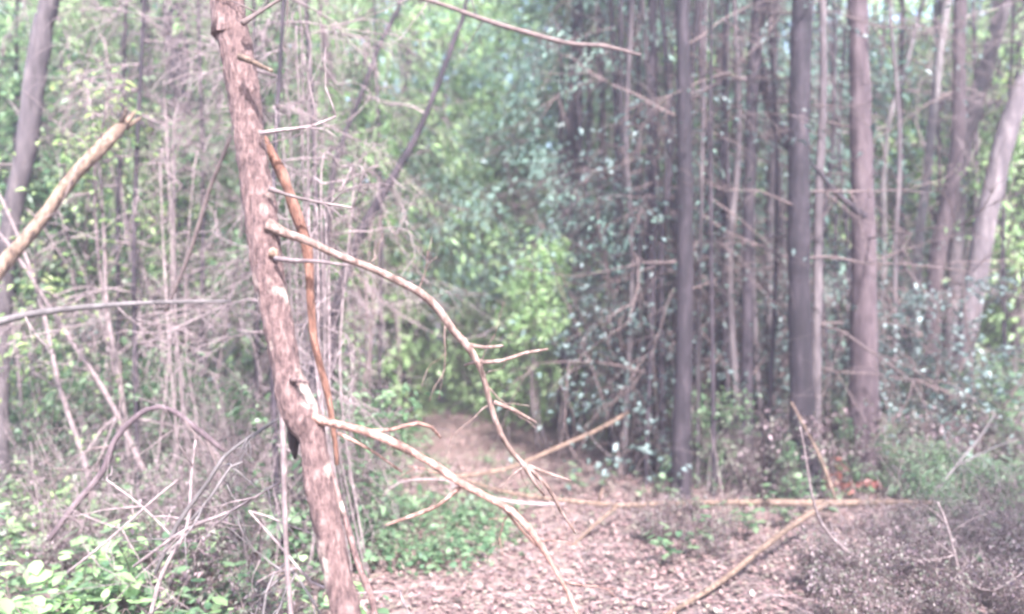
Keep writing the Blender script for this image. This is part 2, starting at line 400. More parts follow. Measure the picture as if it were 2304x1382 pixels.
front_branch([(690, 935, 36), (712, 942, 26), (740, 951, 22), (800, 965, 22), (860, 985, 23), (930, 1020, 22), (990, 1055, 22), (1040, 1090, 20), (1100, 1120, 19), (1150, 1150, 18), (1190, 1190, 16), (1230, 1250, 15), (1265, 1310, 13), (1300, 1382, 12), (1325, 1440, 9)], 'bark_orange', 2.45, -.1,
    subs=[(.2, [(815, 972, 10), (880, 967, 9), (940, 952, 9), (972, 962, 8), (992, 985, 6)]), (.45, [(1040, 1092, 10), (985, 1138, 9), (925, 1162, 9), (868, 1182, 6)]), (.5, [(1130, 1140, 7), (1180, 1200, 6), (1215, 1235, 5)]),
          (.25, [(760, 975, 8), (830, 1010, 7), (905, 1062, 5)])], fine=6)
front_branch([(620, 582, 16), (660, 587, 12), (710, 588, 10), (782, 598, 7)], 'twig_pink', 2.46, -.1)
front_branch([(585, 300, 14), (640, 292, 9), (700, 284, 8), (756, 262, 6)], 'twig_pink', 2.5, .1, fine=4)
front_branch([(545, 52, 16), (580, 30, 10), (612, 10, 9), (650, -12, 8)], 'twig_dark', 2.5, .1, fine=3)
front_branch([(606, 425, 14), (640, 437, 10), (700, 452, 8), (792, 468, 6)], 'twig_pink', 2.48, .1, fine=4)
front_branch([(610, 560, 14), (615, 568, 30), (622, 578, 14)], 'bark_tan', 2.47, .0, 'knot', bump=.2)
front_branch([(730, 1040, 22), (752, 1090, 16), (771, 1153, 17), (786, 1200, 17), (796, 1239, 18), (812, 1285, 17), (830, 1325, 16), (843, 1382, 15), (850, 1450, 13)], 'bark_red', 2.45, .0, 'side_stem')
front_branch([(640, 880, 18), (635, 940, 17), (638, 1000, 15), (640, 1100, 15), (643, 1200, 14), (648, 1300, 13), (656, 1400, 13), (664, 1520, 12)], 'twig_pink', 2.46, -.1, 'side_stem')
front_branch([(652, 925, 14), (656, 960, 26), (660, 1000, 27), (664, 1032, 10)], 'gap_shade', 2.53, .0, 'shade_plug', bump=.2)  # solid dark plug behind the gap, painting in its shade
front_branch([(655, 855, 14), (680, 858, 9), (694, 862, 6)], 'bark_red', 2.43, -.05)
tag(root, 'leaning dead reddish trunk with long bare orange branches, beside the trail', 'dead tree')

# thicket of curled dead twigs just behind it
def twig_thing(label, curves, mat, d, name='dead_branch', cat='branch', group=None, fine=0, fl=.2, dd=0., drop=True, sides=8):
    P0 = W(*curves[0][0][:2], d)
    rt = empty(name, (P0[0], P0[1], max(P0[2], 0)))
    off = np.array(rt.location)
    first = True
    for c in curves:
        mb = MB(); n = len(c)
        P = [W(x, y, d+dd*i/max(1, n-1))-off for i, (x, y, w_) in enumerate(c)]
        rr = [w_*.38/F*d for x, y, w_ in c]
        C, _ = tube(mb, P, rr, sides=sides, step=.05, jit=.07)
        for k in range(fine):
            i = int(len(C)*rng.random()); v = rand_unit(1)[0]
            twigs(mb, C[i], v, fl*(.5+rng.random()), .004, 1, 3, .8)
        mb.build('stem' if first else 'branch', M[mat], rt); first = False
    tag(rt, label, cat, group); return rt

LM = [(60, 'under the broken tan trunk'), (150, 'between the dark leaning and slim mauve trunks'), (240, 'beside the straight slim mauve trunk'), (330, 'behind the snapped top of the broken tan trunk'), (440, 'beside the thick dim trunk'), (560, 'left of the leaning dead trunk'), (720, 'just right of the leaning dead trunk'), (860, 'where the long dark sapling slants up'),
      (980, 'at the left verge of the trail end'), (1120, 'straight beyond the trail end'), (1240, 'above the trail bend'), (1310, 'by the stubby black trunk foot'), (1370, 'beside the short dark trunk at the trail end'), (1410, 'by the shaded trunk with glint-flecked leaves'), (1445, 'beside the narrow dark stem by the trail'), (1480, 'at the knobbly low trunk'), (1515, 'just before the dusky purple trunk'),
      (1560, 'hard against the dusky purple trunk'), (1600, 'at the narrow reddish stem'), (1635, 'just past the narrow reddish stem'), (1675, 'just before the dark slender trunk'), (1720, 'hard against the dark slender trunk'), (1775, 'just before the black-barked trunk'), (1860, 'hard against the black-barked trunk'), (1905, 'just before the thick purple-brown trunk'),
      (1990, 'hard against the thick purple-brown trunk'), (2060, 'at the pale thin trunk'), (2130, 'by the grey-mauve leaning trunk'), (2200, 'by the curved grey trunk'), (2300, 'by the stout leaning trunk'), (9e9, 'past the stout leaning trunk, at the picture edge')]
def landmark(px):
    for a, t in LM:
        if px < a: return t
# ------------------------------------------------------------------ traced trees
T = traced_tree
T('dark leaning trunk with a short stub, at the far left side of the woods', [(118, -40, 40), (100, 40, 44), (78, 180, 46), (60, 330, 44), (33, 450, 42), (16, 560, 40), (6, 700, 38), (0, 860, 38)], 6.0, 'bark_grey', crown=0, nb=5, blen=1.2)
T('straight slim mauve trunk rising behind the broken leaning pole', [(196, -30, 24), (194, 130, 26), (190, 330, 27), (200, 450, 28), (198, 600, 30), (201, 760, 30), (206, 960, 31)], 10.2, 'bark_grey', crown=1, nb=6, blen=1.4)
T('thick dim trunk half hidden by yellow leaves behind the leaning dead trunk', [(392, -30, 48), (398, 130, 50), (404, 300, 52), (398, 480, 52), (405, 700, 54), (412, 900, 58)], 9.0, 'bark_dark', crown=0, nb=6, blen=1.2)
T('short dim trunk standing just behind the top of the leaning dead trunk', [(726, -40, 22), (730, 60, 22), (742, 160, 24), (752, 320, 24), (748, 560, 26), (752, 860, 28)], 10.0, 'bark_mauve', crown=2, nb=7, blen=1.2)
T('thin reddish sapling trunk between two dark slanting saplings', [(832, -40, 14), (826, 90, 15), (818, 300, 16), (800, 600, 18), (790, 930, 20)], 10.5, 'bark_mauve', crown=1, nb=5)
T('slanting dark sapling leaning over the trail, shorter of the pair', [(905, -20, 9), (890, 30, 11), (850, 112, 11), (812, 215, 12), (775, 305, 13), (752, 380, 14), (735, 520, 16), (720, 700, 16), (712, 900, 17)], 7.5, 'bark_dark', crown=2, cs=.7, nb=5, top=6.5)
T('long dark sapling slanting up over the trail from the twiggy thicket', [(1050, 0, 10), (1027, 75, 12), (985, 190, 14), (945, 290, 15), (890, 390, 19), (850, 455, 22), (800, 550, 24), (760, 680, 24), (740, 850, 25)], 7.0, 'bark_dark', crown=1, cs=.8, nb=6, top=6.5)
T('purple-brown straight trunk, thickest of those along the trail, pale on one side', [(1930, -40, 42), (1932, 80, 42), (1937, 300, 48), (1942, 500, 52), (1944, 780, 60), (1943, 960, 68), (1945, 1105, 78)], 6.8, 'bark_mauve', crown=2, cs=1.2, nb=5, blen=1.1, bump=.05, sides=20, step=.05)
T('black-barked trunk with a twin stem beside the thick purple-brown trunk', [(1808, -40, 44), (1803, 80, 46), (1798, 250, 46), (1798, 400, 48), (1798, 600, 50), (1800, 800, 52), (1806, 940, 55), (1818, 1080, 62)], 6.5, 'bark_dark', crown=0, cs=1.2, nb=8, blen=1.2, bump=.05, sides=18, step=.06)
T('thinner dark stem pressed against the black-barked trunk', [(1850, -40, 16), (1852, 200, 18), (1842, 450, 20), (1838, 700, 22), (1834, 1000, 26)], 6.7, 'bark_grey', crown=2, cs=.6, nb=4)
T('dark slender trunk with a crooked limb reaching to the black-barked trunk', [(1712, -40, 32), (1706, 50, 33), (1694, 190, 30), (1690, 320, 26), (1684, 500, 26), (1682, 680, 27), (1678, 980, 34)], 7.0, 'bark_dark', crown=0, nb=7, blen=1.2)
T('dusky purple trunk rising out of the glossy-leaved thicket', [(1536, -40, 28), (1537, 80, 30), (1540, 300, 34), (1541, 500, 36), (1540, 750, 38), (1532, 1000, 42), (1532, 1100, 46)], 6.6, 'bark_dark', crown=1, nb=8, blen=1.2)
T('narrow reddish stem next to the dusky purple trunk in the thicket', [(1576, -40, 13), (1578, 150, 15), (1588, 320, 17), (1594, 500, 18), (1602, 700, 20), (1612, 960, 20)], 7.8, 'bark_mauve', crown=2, cs=.7, nb=6)
T('pale thin trunk just beyond the thick purple-brown trunk', [(2134, -40, 18), (2118, 100, 19), (2098, 260, 20), (2085, 400, 21), (2066, 560, 23), (2056, 740, 24), (2052, 1000, 26)], 8.6, 'bark_pale', crown=1, nb=6, blen=1.1)
T('grey-mauve trunk leaning gently between the pale thin one and the curved one', [(2162, -40, 26), (2158, 100, 27), (2156, 300, 30), (2138, 440, 34), (2112, 560, 36), (2100, 700, 36), (2095, 960, 38)], 8.2, 'bark_mauve', crown=2, nb=6, blen=1.2)
T('curved grey trunk bending strongly outwards near its top, at the wood edge', [(2278, -60, 32), (2256, 20, 33), (2232, 110, 34), (2202, 210, 35), (2178, 300, 34), (2166, 360, 33), (2155, 480, 34), (2147, 620, 35), (2140, 780, 36), (2135, 950, 38)], 8.8, 'bark_grey', crown=1, nb=6)
T('stout grey trunk leaning outwards, last of the row at the wood edge', [(2340, 100, 42), (2300, 200, 42), (2262, 310, 44), (2240, 400, 46), (2217, 500, 46), (2202, 600, 46), (2184, 700, 46), (2166, 820, 48), (2156, 960, 50)], 7.9, 'bark_grey', crown=0, nb=6)
T('wispy pale green stem arching beyond the thick purple-brown trunk', [(2090, -40, 9), (2070, 20, 10), (2040, 150, 11), (2003, 265, 12), (1988, 400, 12), (1990, 560, 13), (1980, 900, 14)], 9.0, 'bark_pale', crown=1, cs=.7, nb=5)
T('thin grey stem with forked top rising beyond the thick purple-brown trunk', [(1995, -40, 8), (1985, 120, 9), (1968, 330, 10), (1992, 600, 12), (2002, 900, 13)], 10, 'bark_grey', crown=2, cs=.6, nb=4)
T('short dark trunk at the end of the trail, above the bright bush', [(1326, 250, 14), (1322, 480, 18), (1326, 620, 20), (1332, 780, 22), (1335, 940, 24)], 11.0, 'bark_dark', crown=0, nb=6, top=6.0)
T('stubby black trunk foot at the bend of the trail', [(1262, 560, 16), (1262, 700, 22), (1264, 860, 28), (1268, 958, 34)], 10.2, 'bark_dark', crown=2, nb=5, top=5.5, cs=.8)
for k, (x, wd, d, lb) in enumerate([(1388, 22, 9.2, 'dark trunk in shade among glint-flecked leaves by the trail'), (1432, 18, 8.6, 'narrow dark stem between the shaded trunk and the thicket'),
        (1462, 24, 7.6, 'low dark trunk with a knobbly foot near the trail edge'), (1300, 26, 10.6, 'black trunk beside the stubby foot at the trail bend')]):
    T(lb, [(x+6, 120, wd*.6), (x+2, 400, wd*.8), (x, 650, wd), (x+4, 900, wd*1.15)], d, 'bark_dark', crown=k % 3, cs=.8, nb=6, top=7)
# thin upright stems in the thicket: copies with trunk meshes of their own shape
STEMS = [(1506, 12, 8.4), (1562, 9, 9.0), (1630, 11, 8.2), (1652, 9, 9.4), (1668, 14, 9.0), (1722, 15, 9.2), (1748, 9, 10), (1765, 11, 9.5), (1872, 10, 9.5), (1888, 12, 11), (2020, 14, 11), (1480, 10, 9.2), (1415, 9, 10.5), (1360, 12, 11.5), (1345, 20, 9.8), (1405, 16, 8.4), (1448, 12, 7.6), (1492, 16, 7.2), (1556, 14, 7.4), (1584, 10, 6.9), (1616, 15, 7.2), (1640, 10, 7.0), (1704, 12, 7.4), (1290, 12, 11), (1470, 8, 7.0), (1740, 16, 7.8), (1520, 9, 8), (1378, 15, 8.2), (1424, 14, 7.4), (1548, 12, 6.9), (1608, 10, 6.7), (1660, 16, 7.0), (1732, 10, 6.9), (1316, 13, 9.6), (1395, 10, 7.8), (1864, 13, 8.2), (1902, 9, 8.6), (2010, 10, 8), (2030, 13, 9.4), (2118, 10, 9.6), (2196, 12, 9), (2260, 14, 10)]
for k, (x, wd, d) in enumerate(STEMS):
    j = rng.normal(0, 10, 4)
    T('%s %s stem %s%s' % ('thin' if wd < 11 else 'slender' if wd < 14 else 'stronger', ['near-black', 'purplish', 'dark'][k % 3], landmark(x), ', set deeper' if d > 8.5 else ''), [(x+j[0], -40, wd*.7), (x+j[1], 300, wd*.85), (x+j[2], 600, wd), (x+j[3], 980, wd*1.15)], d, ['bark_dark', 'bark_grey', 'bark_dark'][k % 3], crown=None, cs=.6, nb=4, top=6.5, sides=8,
      group='thin upright stems in the thicket', leafy=('leaf_painted_gloss', 110, .065), droop=.1)
LS = [(30, 14, 11), (150, 12, 12), (262, 13, 9.5), (305, 18, 12), (352, 12, 11), (455, 14, 12), (505, 13, 10.5), (668, 16, 11), (880, 13, 13), (930, 10, 14)]
for k, (x, wd, d) in enumerate(LS):
    j = rng.normal(0, 16, 4)
    T('%s %s trunk %s' % ('thin' if wd < 14 else 'slim', ['purplish', 'dark grey', 'pale grey'][k % 3], landmark(x)), [(x+j[0]+20, -40, wd*.7), (x+j[1]+8, 300, wd*.85), (x+j[2], 600, wd), (x+j[3], 900, wd*1.1)], d, ['bark_mauve', 'bark_grey', 'bark_pale'][k % 3], crown=k % 3, cs=.8, nb=6, top=8, sides=8,
      group='slim trunks beyond the leaning dead trunk')

# limbs and snags
def snag(label, pts, d, mat, dd=0., name='broken_trunk', cat='tree trunk', fine=0, fmat=None, subs=(), sides=14, group=None):
    n = len(pts); P = []; rr = []
    for i, (x, y, w_) in enumerate(pts):
        q = d+dd*i/max(1, n-1); P.append(W(x, y, q)); rr.append(w_*.5/F*q)
    off = np.array(min(P, key=lambda p: p[2])); rt = empty(name, tuple(off)); mb = MB()
    C, _ = tube(mb, [p-off for p in P], rr, sides=sides, step=.04, jit=.05, bump=.07, seed=pts[0][0]); mb.build('trunk' if 'trunk' in name or name == 'fallen_pole' else 'stem', M[mat], rt)
    for s in subs:
        mb = MB(); q0 = s[0]; q1 = s[1]; m_ = len(s[2])
        tube(mb, [W(x, y, q0+(q1-q0)*i/(m_-1))-off for i, (x, y, w_) in enumerate(s[2])], [w_*.5/F*q0 for x, y, w_ in s[2]], sides=8, step=.05, jit=.08); mb.build('branch', M[mat], rt)
    if fine:
        for k in range(fine):
            mb = MB(); i = int(len(C)*rng.random()); v = rand_unit(1)[0]; v[1] *= .5
            twigs(mb, C[i], v, .25+.35*rng.random(), .004, 1, 3, .8); mb.build('twig', M[fmat or 'twig_pink'], rt)
    tag(rt, label, cat, group); return rt
snag('broken tan trunk leaning diagonally against the dark trunk, its top snapped off', [(-40, 660, 31), (5, 598, 32), (80, 512, 29), (160, 405, 29), (230, 330, 30), (262, 296, 27), (288, 272, 14)], 4.8, 'bark_tan', .3, fine=5, subs=[(5.08, 5.1, [(278, 285, 16), (296, 262, 9), (306, 248, 2)]), (5.1, 5.1, [(284, 290, 12), (306, 272, 7), (318, 264, 2)]), (5.06, 5.0, [(272, 278, 12), (282, 256, 6), (284, 240, 1)])])
snag('crooked dark limb bridging the two dark trunks', [(1706, 130, 22), (1722, 200, 26), (1742, 262, 26), (1768, 315, 28), (1796, 350, 26)], 7.6, 'bark_dark', -.3, 'fallen_limb', 'branch')
snag('dark thin branch sticking out from the thick purple-brown trunk', [(1946, 490, 17), (1925, 470, 13), (1880, 432, 10), (1835, 378, 7), (1800, 350, 6)], 6.6, 'bark_dark', .1, 'dead_branch', 'branch')
snag('thin black stem slanting behind the leaning dead trunk', [(518, 308, 7), (492, 375, 9), (470, 430, 9), (440, 530, 10), (410, 612, 9), (372, 700, 8)], 4.5, 'twig_dark', .2, 'dead_sapling', 'dead sapling')
snag('long grey bare branch stretched across the ferny left of the woods', [(-30, 735, 18), (0, 724, 17), (80, 705, 15), (200, 691, 13), (345, 681, 9), (520, 678, 6)], 4.2, 'bark_pale', .4, 'fallen_branch', 'branch', fine=3)
snag('arched dusky dead stem curving over the undergrowth', [(110, 1215, 12), (170, 1135, 14), (232, 1060, 14), (262, 985, 13), (330, 922, 12), (385, 922, 11), (442, 965, 13), (505, 1015, 9)], 3.9, 'bark_mauve', .2, 'dead_sapling', 'dead sapling', fine=9, fmat='twig_dark')
snag('long thin branch hanging across the top of the trail opening', [(930, -8, 8), (1000, 12, 9), (1090, 45, 11), (1180, 72, 11), (1280, 98, 10), (1360, 104, 8), (1440, 124, 6)], 4.5, 'twig_dark', .3, 'hanging_branch', 'branch', fine=4)
snag('bare crooked branch between the dark slender trunk and the thicket', [(1700, 178, 12), (1650, 180, 10), (1600, 196, 8), (1560, 210, 6)], 7.7, 'twig_pink', .1, 'dead_branch', 'branch', fine=3)
snag('long straight pole fallen across the trail, forking at its thick end', [(1046, 1080, 7.0), (1140, 1108, 7.8), (1250, 1124, 9.4), (1390, 1137, 10.9), (1500, 1134, 12.5), (1700, 1131, 14.0), (1850, 1133, 16.4), (2000, 1130, 13), (2120, 1133, 9)], 5.75, 'bark_tan', -.15, 'fallen_pole', 'fallen pole',
     subs=[(5.6, 3.55, [(1860, 1132, 14.0), (1790, 1178, 12.5), (1720, 1230, 11.7), (1620, 1310, 10.1), (1500, 1384, 7.8), (1430, 1425, 7.0)]), (5.7, 5.1, [(1388, 1140, 7.0), (1345, 1175, 7.0), (1305, 1212, 6.2), (1250, 1268, 4.7)]),
           (5.7, 5.7, [(1345, 1132, 5.5), (1352, 1110, 4.7), (1358, 1100, 4)]), (5.65, 5.8, [(1880, 1125, 7.0), (1850, 1040, 6.2), (1810, 960, 5.5), (1780, 905, 4)])], fine=4)
snag('slim pale stick lying aslant over the trail towards the dark trunks', [(870, 1088, 6), (1000, 1076, 8), (1120, 1060, 9), (1180, 1040, 9), (1262, 1004, 9), (1335, 972, 9), (1412, 930, 8)], 6.2, 'bark_tan', .9, 'fallen_stick', 'stick', fine=3)
snag('thin curved stick under the lower orange branch', [(1040, 1092, 7), (1110, 1122, 7), (1200, 1134, 7), (1270, 1134, 5)], 5.3, 'twig_pink', .1, 'fallen_stick', 'stick')
for lb, c, d, m_ in [
    ('two-pronged pale dead branch slanting up to the leaning dead trunk', [[(350, 1290, 12), (400, 1180, 13), (470, 1082, 12), (505, 1028, 11), (560, 985, 9), (628, 942, 7)], [(432, 1170, 9), (480, 1110, 9), (520, 1050, 7), (545, 1040, 5)]], 3.1, 'bark_pale'),
    ('long straight dead branch below the two-pronged one', [[(300, 1275, 9), (418, 1192, 11), (520, 1150, 9), (632, 1084, 7)]], 3.0, 'twig_pink'),
    ('tall pinkish dead stem rising through the lower undergrowth', [[(330, 1420, 14), (365, 1290, 13), (420, 1190, 11), (430, 1080, 8), (440, 990, 5)]], 3.3, 'twig_pink'),
    ('low crossing dead twig in front of the seedlings', [[(150, 1290, 8), (250, 1210, 8), (340, 1130, 8), (400, 1080, 6)], [(240, 1080, 6), (320, 1140, 6), (390, 1210, 5)]], 3.4, 'twig_pink'),
    ('thin hooked twig drooping at the foot of the leaning dead trunk', [[(560, 1150, 5), (640, 1240, 8), (700, 1310, 8), (760, 1335, 7), (900, 1330, 5)]], 2.7, 'twig_pink'),
    ('bent pale twig at the bottom edge beside the thin side stem', [[(590, 1420, 9), (600, 1330, 8), (640, 1270, 8), (690, 1330, 7), (730, 1400, 6)]], 2.7, 'bark_pale'),
    ('long dead twig slanting through the dark lower corner', [[(1800, 960, 6), (1850, 1180, 9), (1980, 1290, 9), (2060, 1340, 9), (2150, 1400, 8)]], 4.2, 'twig_pink'),
    ('forked grey twig above the fallen pole by the thick trunk', [[(2090, 1130, 8), (2150, 1050, 8), (2200, 990, 6), (2240, 930, 4)], [(2150, 1050, 6), (2230, 1010, 5), (2290, 990, 4)]], 5.6, 'bark_pale'),
    ('bare twig curving up out of the dark lower corner', [[(2180, 1420, 8), (2160, 1300, 9), (2130, 1180, 7), (2110, 1130, 5)], [(2160, 1300, 6), (2230, 1330, 6), (2300, 1290, 4)]], 4.0, 'twig_pink'),
    ('short stiff dead twig standing above the fallen pole', [[(1830, 1120, 8), (1800, 1040, 8), (1775, 960, 5)], [(1810, 1060, 6), (1850, 1000, 4)]], 6.5, 'bark_pale'),
    ('arching thin dead twig left of the trail near its start', [[(860, 1120, 6), (900, 1085, 6), (1000, 1080, 6), (1050, 1098, 5)]], 5.0, 'twig_pink')]:
    twig_thing(lb, c, m_, d, fine=4, fl=.22)
# ------------------------------------------------------------------ understory prototypes
def proto_dead_bush(seed, h=1.0, n=16):
    rt = empty('dead_bush', (0, 0, 0))
    for k in range(n):
        mb = MB(); a = rng.random()*6.28; v = np.array((math.cos(a)*.6, math.sin(a)*.6, .5+rng.random()))
        twigs(mb, np.array((rng.normal(0, .12), rng.normal(0, .12), -.02)), v, h*(.6+.7*rng.random()), .006, 2, 4, .75, .05)
        mb.build('stem', M['twig_pink'], rt)
    return rt
def proto_sapling(h, nst, nleaf, leaf, mat, bm, spread=.5, name='sapling', aspect=.5, flat=.6, droop=.3, jit=.10, sub=6, z0=.25):
    rt = empty(name, (0, 0, 0)); tips = []
    mb = MB()
    for k in range(nst):
        a = rng.random()*6.28; base = np.array((rng.normal(0, .08*h), rng.normal(0, .08*h), -.03))
        P = [base]; v = np.array((math.cos(a)*spread*.5, math.sin(a)*spread*.5, 1.0))
        for i in range(6):
            v = v+.10*rng.standard_normal(3); P.append(P[-1]+v/np.linalg.norm(v)*h/6)
        r0 = .006*h+.004; C, rr = tube(mb, P, np.linspace(r0, r0*.25, 7), sides=6, step=h/20)
        for q in range(sub*2):
            i = int(len(C)*(z0+(.99-z0)*rng.random())); d_ = rand_unit(1)[0]; d_[2] = d_[2]*.5+.25
            twigs(mb, C[i], d_, spread*h*.35*(.5+rng.random())*(1.25-i/len(C)), r0*.35, 1, 3, .7, .05, tips, 4)
    mb.build('stems', M[bm], rt)
    idx = rng.integers(0, len(tips), nleaf); mb = MB()
    pos = np.array([tips[i][0] for i in idx])+rng.standard_normal((nleaf, 3))*jit
    dirs = np.array([tips[i][1] for i in idx])
    leaves(mb, pos, leaf, aspect, flat, droop, dirs); mb.build('foliage', M[mat], rt)
    return rt
def proto_far(h, rx, n, leaf, mat, bm='bark_mauve'):
    rt = empty('woodland_tree', (0, 0, 0)); mb = MB()
    P = [np.array((0, 0, -.2)), np.array((.1, 0, h*.3)), np.array((-.1, .1, h*.6)), np.array((.1, 0, h*.95))]
    C, _ = tube(mb, P, [.16, .13, .09, .02], sides=9, step=.3); 
    mb.build('trunk', M[bm], rt); mb = MB()
    for q in range(12):
        i = int(len(C)*(.15+.8*rng.random())); d_ = rand_unit(1)[0]; d_[2] = abs(d_[2])*.6
        twigs(mb, C[i], d_, rx*(.6+.5*rng.random()), .035, 1, 4, .7)
    mb.build('limbs', M[bm], rt)
    nc = 90; c = rand_unit(nc)*(.3+.7*rng.random((nc, 1)))*np.array((rx, rx, h*.47))+np.array((0, 0, h*.52))
    k = rng.integers(0, nc, n); pos = c[k]+rng.standard_normal((n, 3))*np.array((.42, .42, .22))*(.4+1.0*rng.random((nc, 1)))[k]
    pos = pos[pos[:, 2] > .1]
    mb = MB(); leaves(mb, pos, leaf, .5, .45, .3); mb.build('crown', M[mat], rt)
    return rt
def proto_cedar(h, n):
    rt = empty('cedar', (0, 0, 0)); mb = MB(); tips = []
    C, _ = tube(mb, [np.array((0, 0, -.2)), np.array((.05, 0, h*.5)), np.array((0, .05, h))], [.10, .07, .01], sides=9, step=.2); mb.build('trunk', M['bark_mauve'], rt); mb = MB()
    for q in range(46):
        u = .12+.86*rng.random(); i = int(len(C)*u); a = rng.random()*6.28; d_ = np.array((math.cos(a), math.sin(a), -.12+.3*rng.random()))
        twigs(mb, C[i], d_, (1.15-u)*h*.30*(.7+.6*rng.random()), .012, 1, 7, .55, .06, tips, 4)
    mb.build('limbs', M['twig_pink'], rt)
    idx = rng.integers(0, len(tips), n); pos = np.array([tips[i][0] for i in idx])+rng.standard_normal((n, 3))*.09
    dirs = np.array([tips[i][1] for i in idx])
    mb = MB(); leaves(mb, pos, .10, .22, .3, .25, dirs); mb.build('needles', M['leaf_teal'], rt)
    return rt
def proto_high(h, z0, rx, n, mat, nl=44, name='cedar', leaf=.075, r0=.09):
    """bare trunk with fine drooping limbs above z0, with or without needles"""
    rt = empty(name, (0, 0, 0)); mb = MB(); tips = []
    C, _ = tube(mb, [np.array((0, 0, -.2)), np.array((.06, .03, h*.35)), np.array((-.04, 0, h*.7)), np.array((0, .05, h))], [r0, r0*.8, r0*.5, .01], sides=9, step=.2); mb.build('trunk', M['bark_dark'], rt); mb = MB()
    for q in range(nl):
        u = z0/h+(.98-z0/h)*rng.random(); i = min(len(C)-1, int(len(C)*u)); a = rng.random()*6.28; d_ = np.array((math.cos(a), math.sin(a), -.2+.4*rng.random()))
        twigs(mb, C[i], d_, rx*(.5+.6*rng.random())*(1.2-.6*u), .008, 2, 5, .6, .08, tips, 4)
    mb.build('limbs', M['twig_pink' if not n else 'twig_dark'], rt)
    if n:
        idx = rng.integers(0, len(tips), n); pos = np.array([tips[i][0] for i in idx])+rng.standard_normal((n, 3))*.06
        dirs = np.array([tips[i][1] for i in idx]); mb = MB(); leaves(mb, pos, leaf, .2, .3, .3, dirs); mb.build('needles', M[mat], rt)
    return rt
def proto_herb(mat, n=44, leaf=.055, h=.34):
    rt = empty('seedling', (0, 0, 0)); mb = MB(); tips = []
    for k in range(5):
        v = rand_unit(1)[0]; v[2] = 1.0; twigs(mb, np.array((rng.normal(0, .03), rng.normal(0, .03), -.02)), v, h, .0035, 0, 0, .5, 0, tips, 4)
    mb.build('stems', M['twig_dark'], rt)
    tips = [t for t in tips if t[0][2] > .08]
    idx = rng.integers(0, len(tips), n); mb = MB()
    curled(mb, np.array([tips[i][0] for i in idx])+.02*rng.standard_normal((n, 3)), leaf, .6, .7, .15); mb.build('foliage', M[mat], rt)
    return rt

used = {}
def place(key, src, x, y, s, label, cat, group=None, rz=None):
    rz = rng.random()*6.28 if rz is None else rz
    z = H(x, y)
    if key not in used:
        used[key] = 1; o = src; o.location = (x, y, z); o.rotation_euler = (0, 0, rz); o.scale = (s, s, s)
    else:
        o = copy_tree(src, (x, y, z), rz, s, label, group)
    tag(o, label, cat, group); return o
def at(key, src, px, d, s, label, cat, group=None):
    x, y, z = ground_at(px, d); return place(key, src, x, y, s, label, cat, group)

# far woodland
FARP = [proto_far(11, 2.3, 6500, .19, 'leaf_far'), proto_far(9, 2.4, 6500, .19, 'leaf_green', 'bark_grey'), proto_far(12, 2.0, 6000, .19, 'leaf_lime'), proto_far(8, 2.2, 5500, .19, 'leaf_yellow', 'bark_pale')]
FLAB = ['grey-green tree in the hazy woods behind the thicket', 'mid green tree in the hazy woods behind the thicket', 'light green tree in the hazy woods behind the thicket', 'yellow-green tree at the bright edge of the woods']
rows = [(15.5, 3.0, 0.0), (19, 3.4, 1.4), (23.5, 3.8, .4), (29, 4.4, 2.0), (36, 5.5, .0)]
for ri, (yy, sp, ofs) in enumerate(rows):
    half = yy*.72+3
    x = -half+ofs
    while x < half:
        xx = x+rng.normal(0, .5); y2 = yy+rng.normal(0, .9)
        pxx = 1152+xx/y2*F
        if pxx > 1900 and rng.random() < .3: x += sp; continue
        if ri < 1 and 820 < pxx < 1180: x += sp; continue
        if pxx > 1850: t = 3 if rng.random() < .75 else int(rng.integers(0, 3))
        else: t = int(rng.choice([0, 1, 2], p=[.3, .2, .5]))
        place('far%d' % t, FARP[t], xx, y2, .85+.35*rng.random(), '%s %s' % (['grey-green tree', 'mid green tree', 'light green tree', 'yellow-green tree'][t]+['', ' second in line', ' deeper in', ' far in', ' deepest in'][ri], landmark(pxx)), 'tree', 'trees of the hazy woods behind')
        x += sp
for px, d, s_, lb in [(2040, 13.0, .8, 'bright yellow-green tree glimpsed between the pale thin trunks'), (2240, 12.2, .8, 'bright yellow-green tree glimpsed beyond the stout leaning trunk'), (1885, 14.0, .8, 'bright yellow-green tree glimpsed beyond the thick purple-brown trunk')]:
    at('far3', FARP[3], px, d, s_, lb, 'tree')
for x, y, s_, lb in [(4.9, .9, .75, 'unseen tree added for its shade beside the start of the trail'), (7.4, 2.4, .6, 'second unseen tree added for shade farther from the start of the trail')]:
    place('far1', FARP[1], x, y, s_, lb, 'tree')  # unseen trees added out of view to shade the lower right
# cedars and saplings
CED = proto_cedar(5.2, 9000)
at('ced', CED, 1800, 10.5, 1.3, 'tall cedar whose green sprays show behind the black-barked trunk', 'cedar')
at('ced', CED, 2230, 11.0, 1.2, 'cedar behind the row of leaning trunks at the wood edge', 'cedar')
at('ced', CED, 330, 12.0, 1.2, 'cedar behind the broken tan trunk', 'cedar')
HIC = proto_high(7.5, 2.5, 1.8, 9000, 'leaf_teal')
for px, d, s_, lb in [(1290, 9.8, 1.0, 'blue-green cedar hanging its feathery boughs over the end of the trail'), (1470, 9.0, .95, 'blue-green cedar veiling the dusky purple trunk'), (1120, 15.0, 1.3, 'hazy cedar closing the view above the trail end'), (1620, 10.0, 1.1, 'cedar whose high boughs veil the dark slender trunk')]:
    at('hic', HIC, px, d, s_, lb, 'cedar')
at('hic', HIC, 950, 12.6, 1.05, 'cedar whose fine boughs arch over the left of the trail end', 'cedar')
HIL = proto_high(7.5, 2.1, 2.0, 7500, 'leaf_lime', leaf=.11)
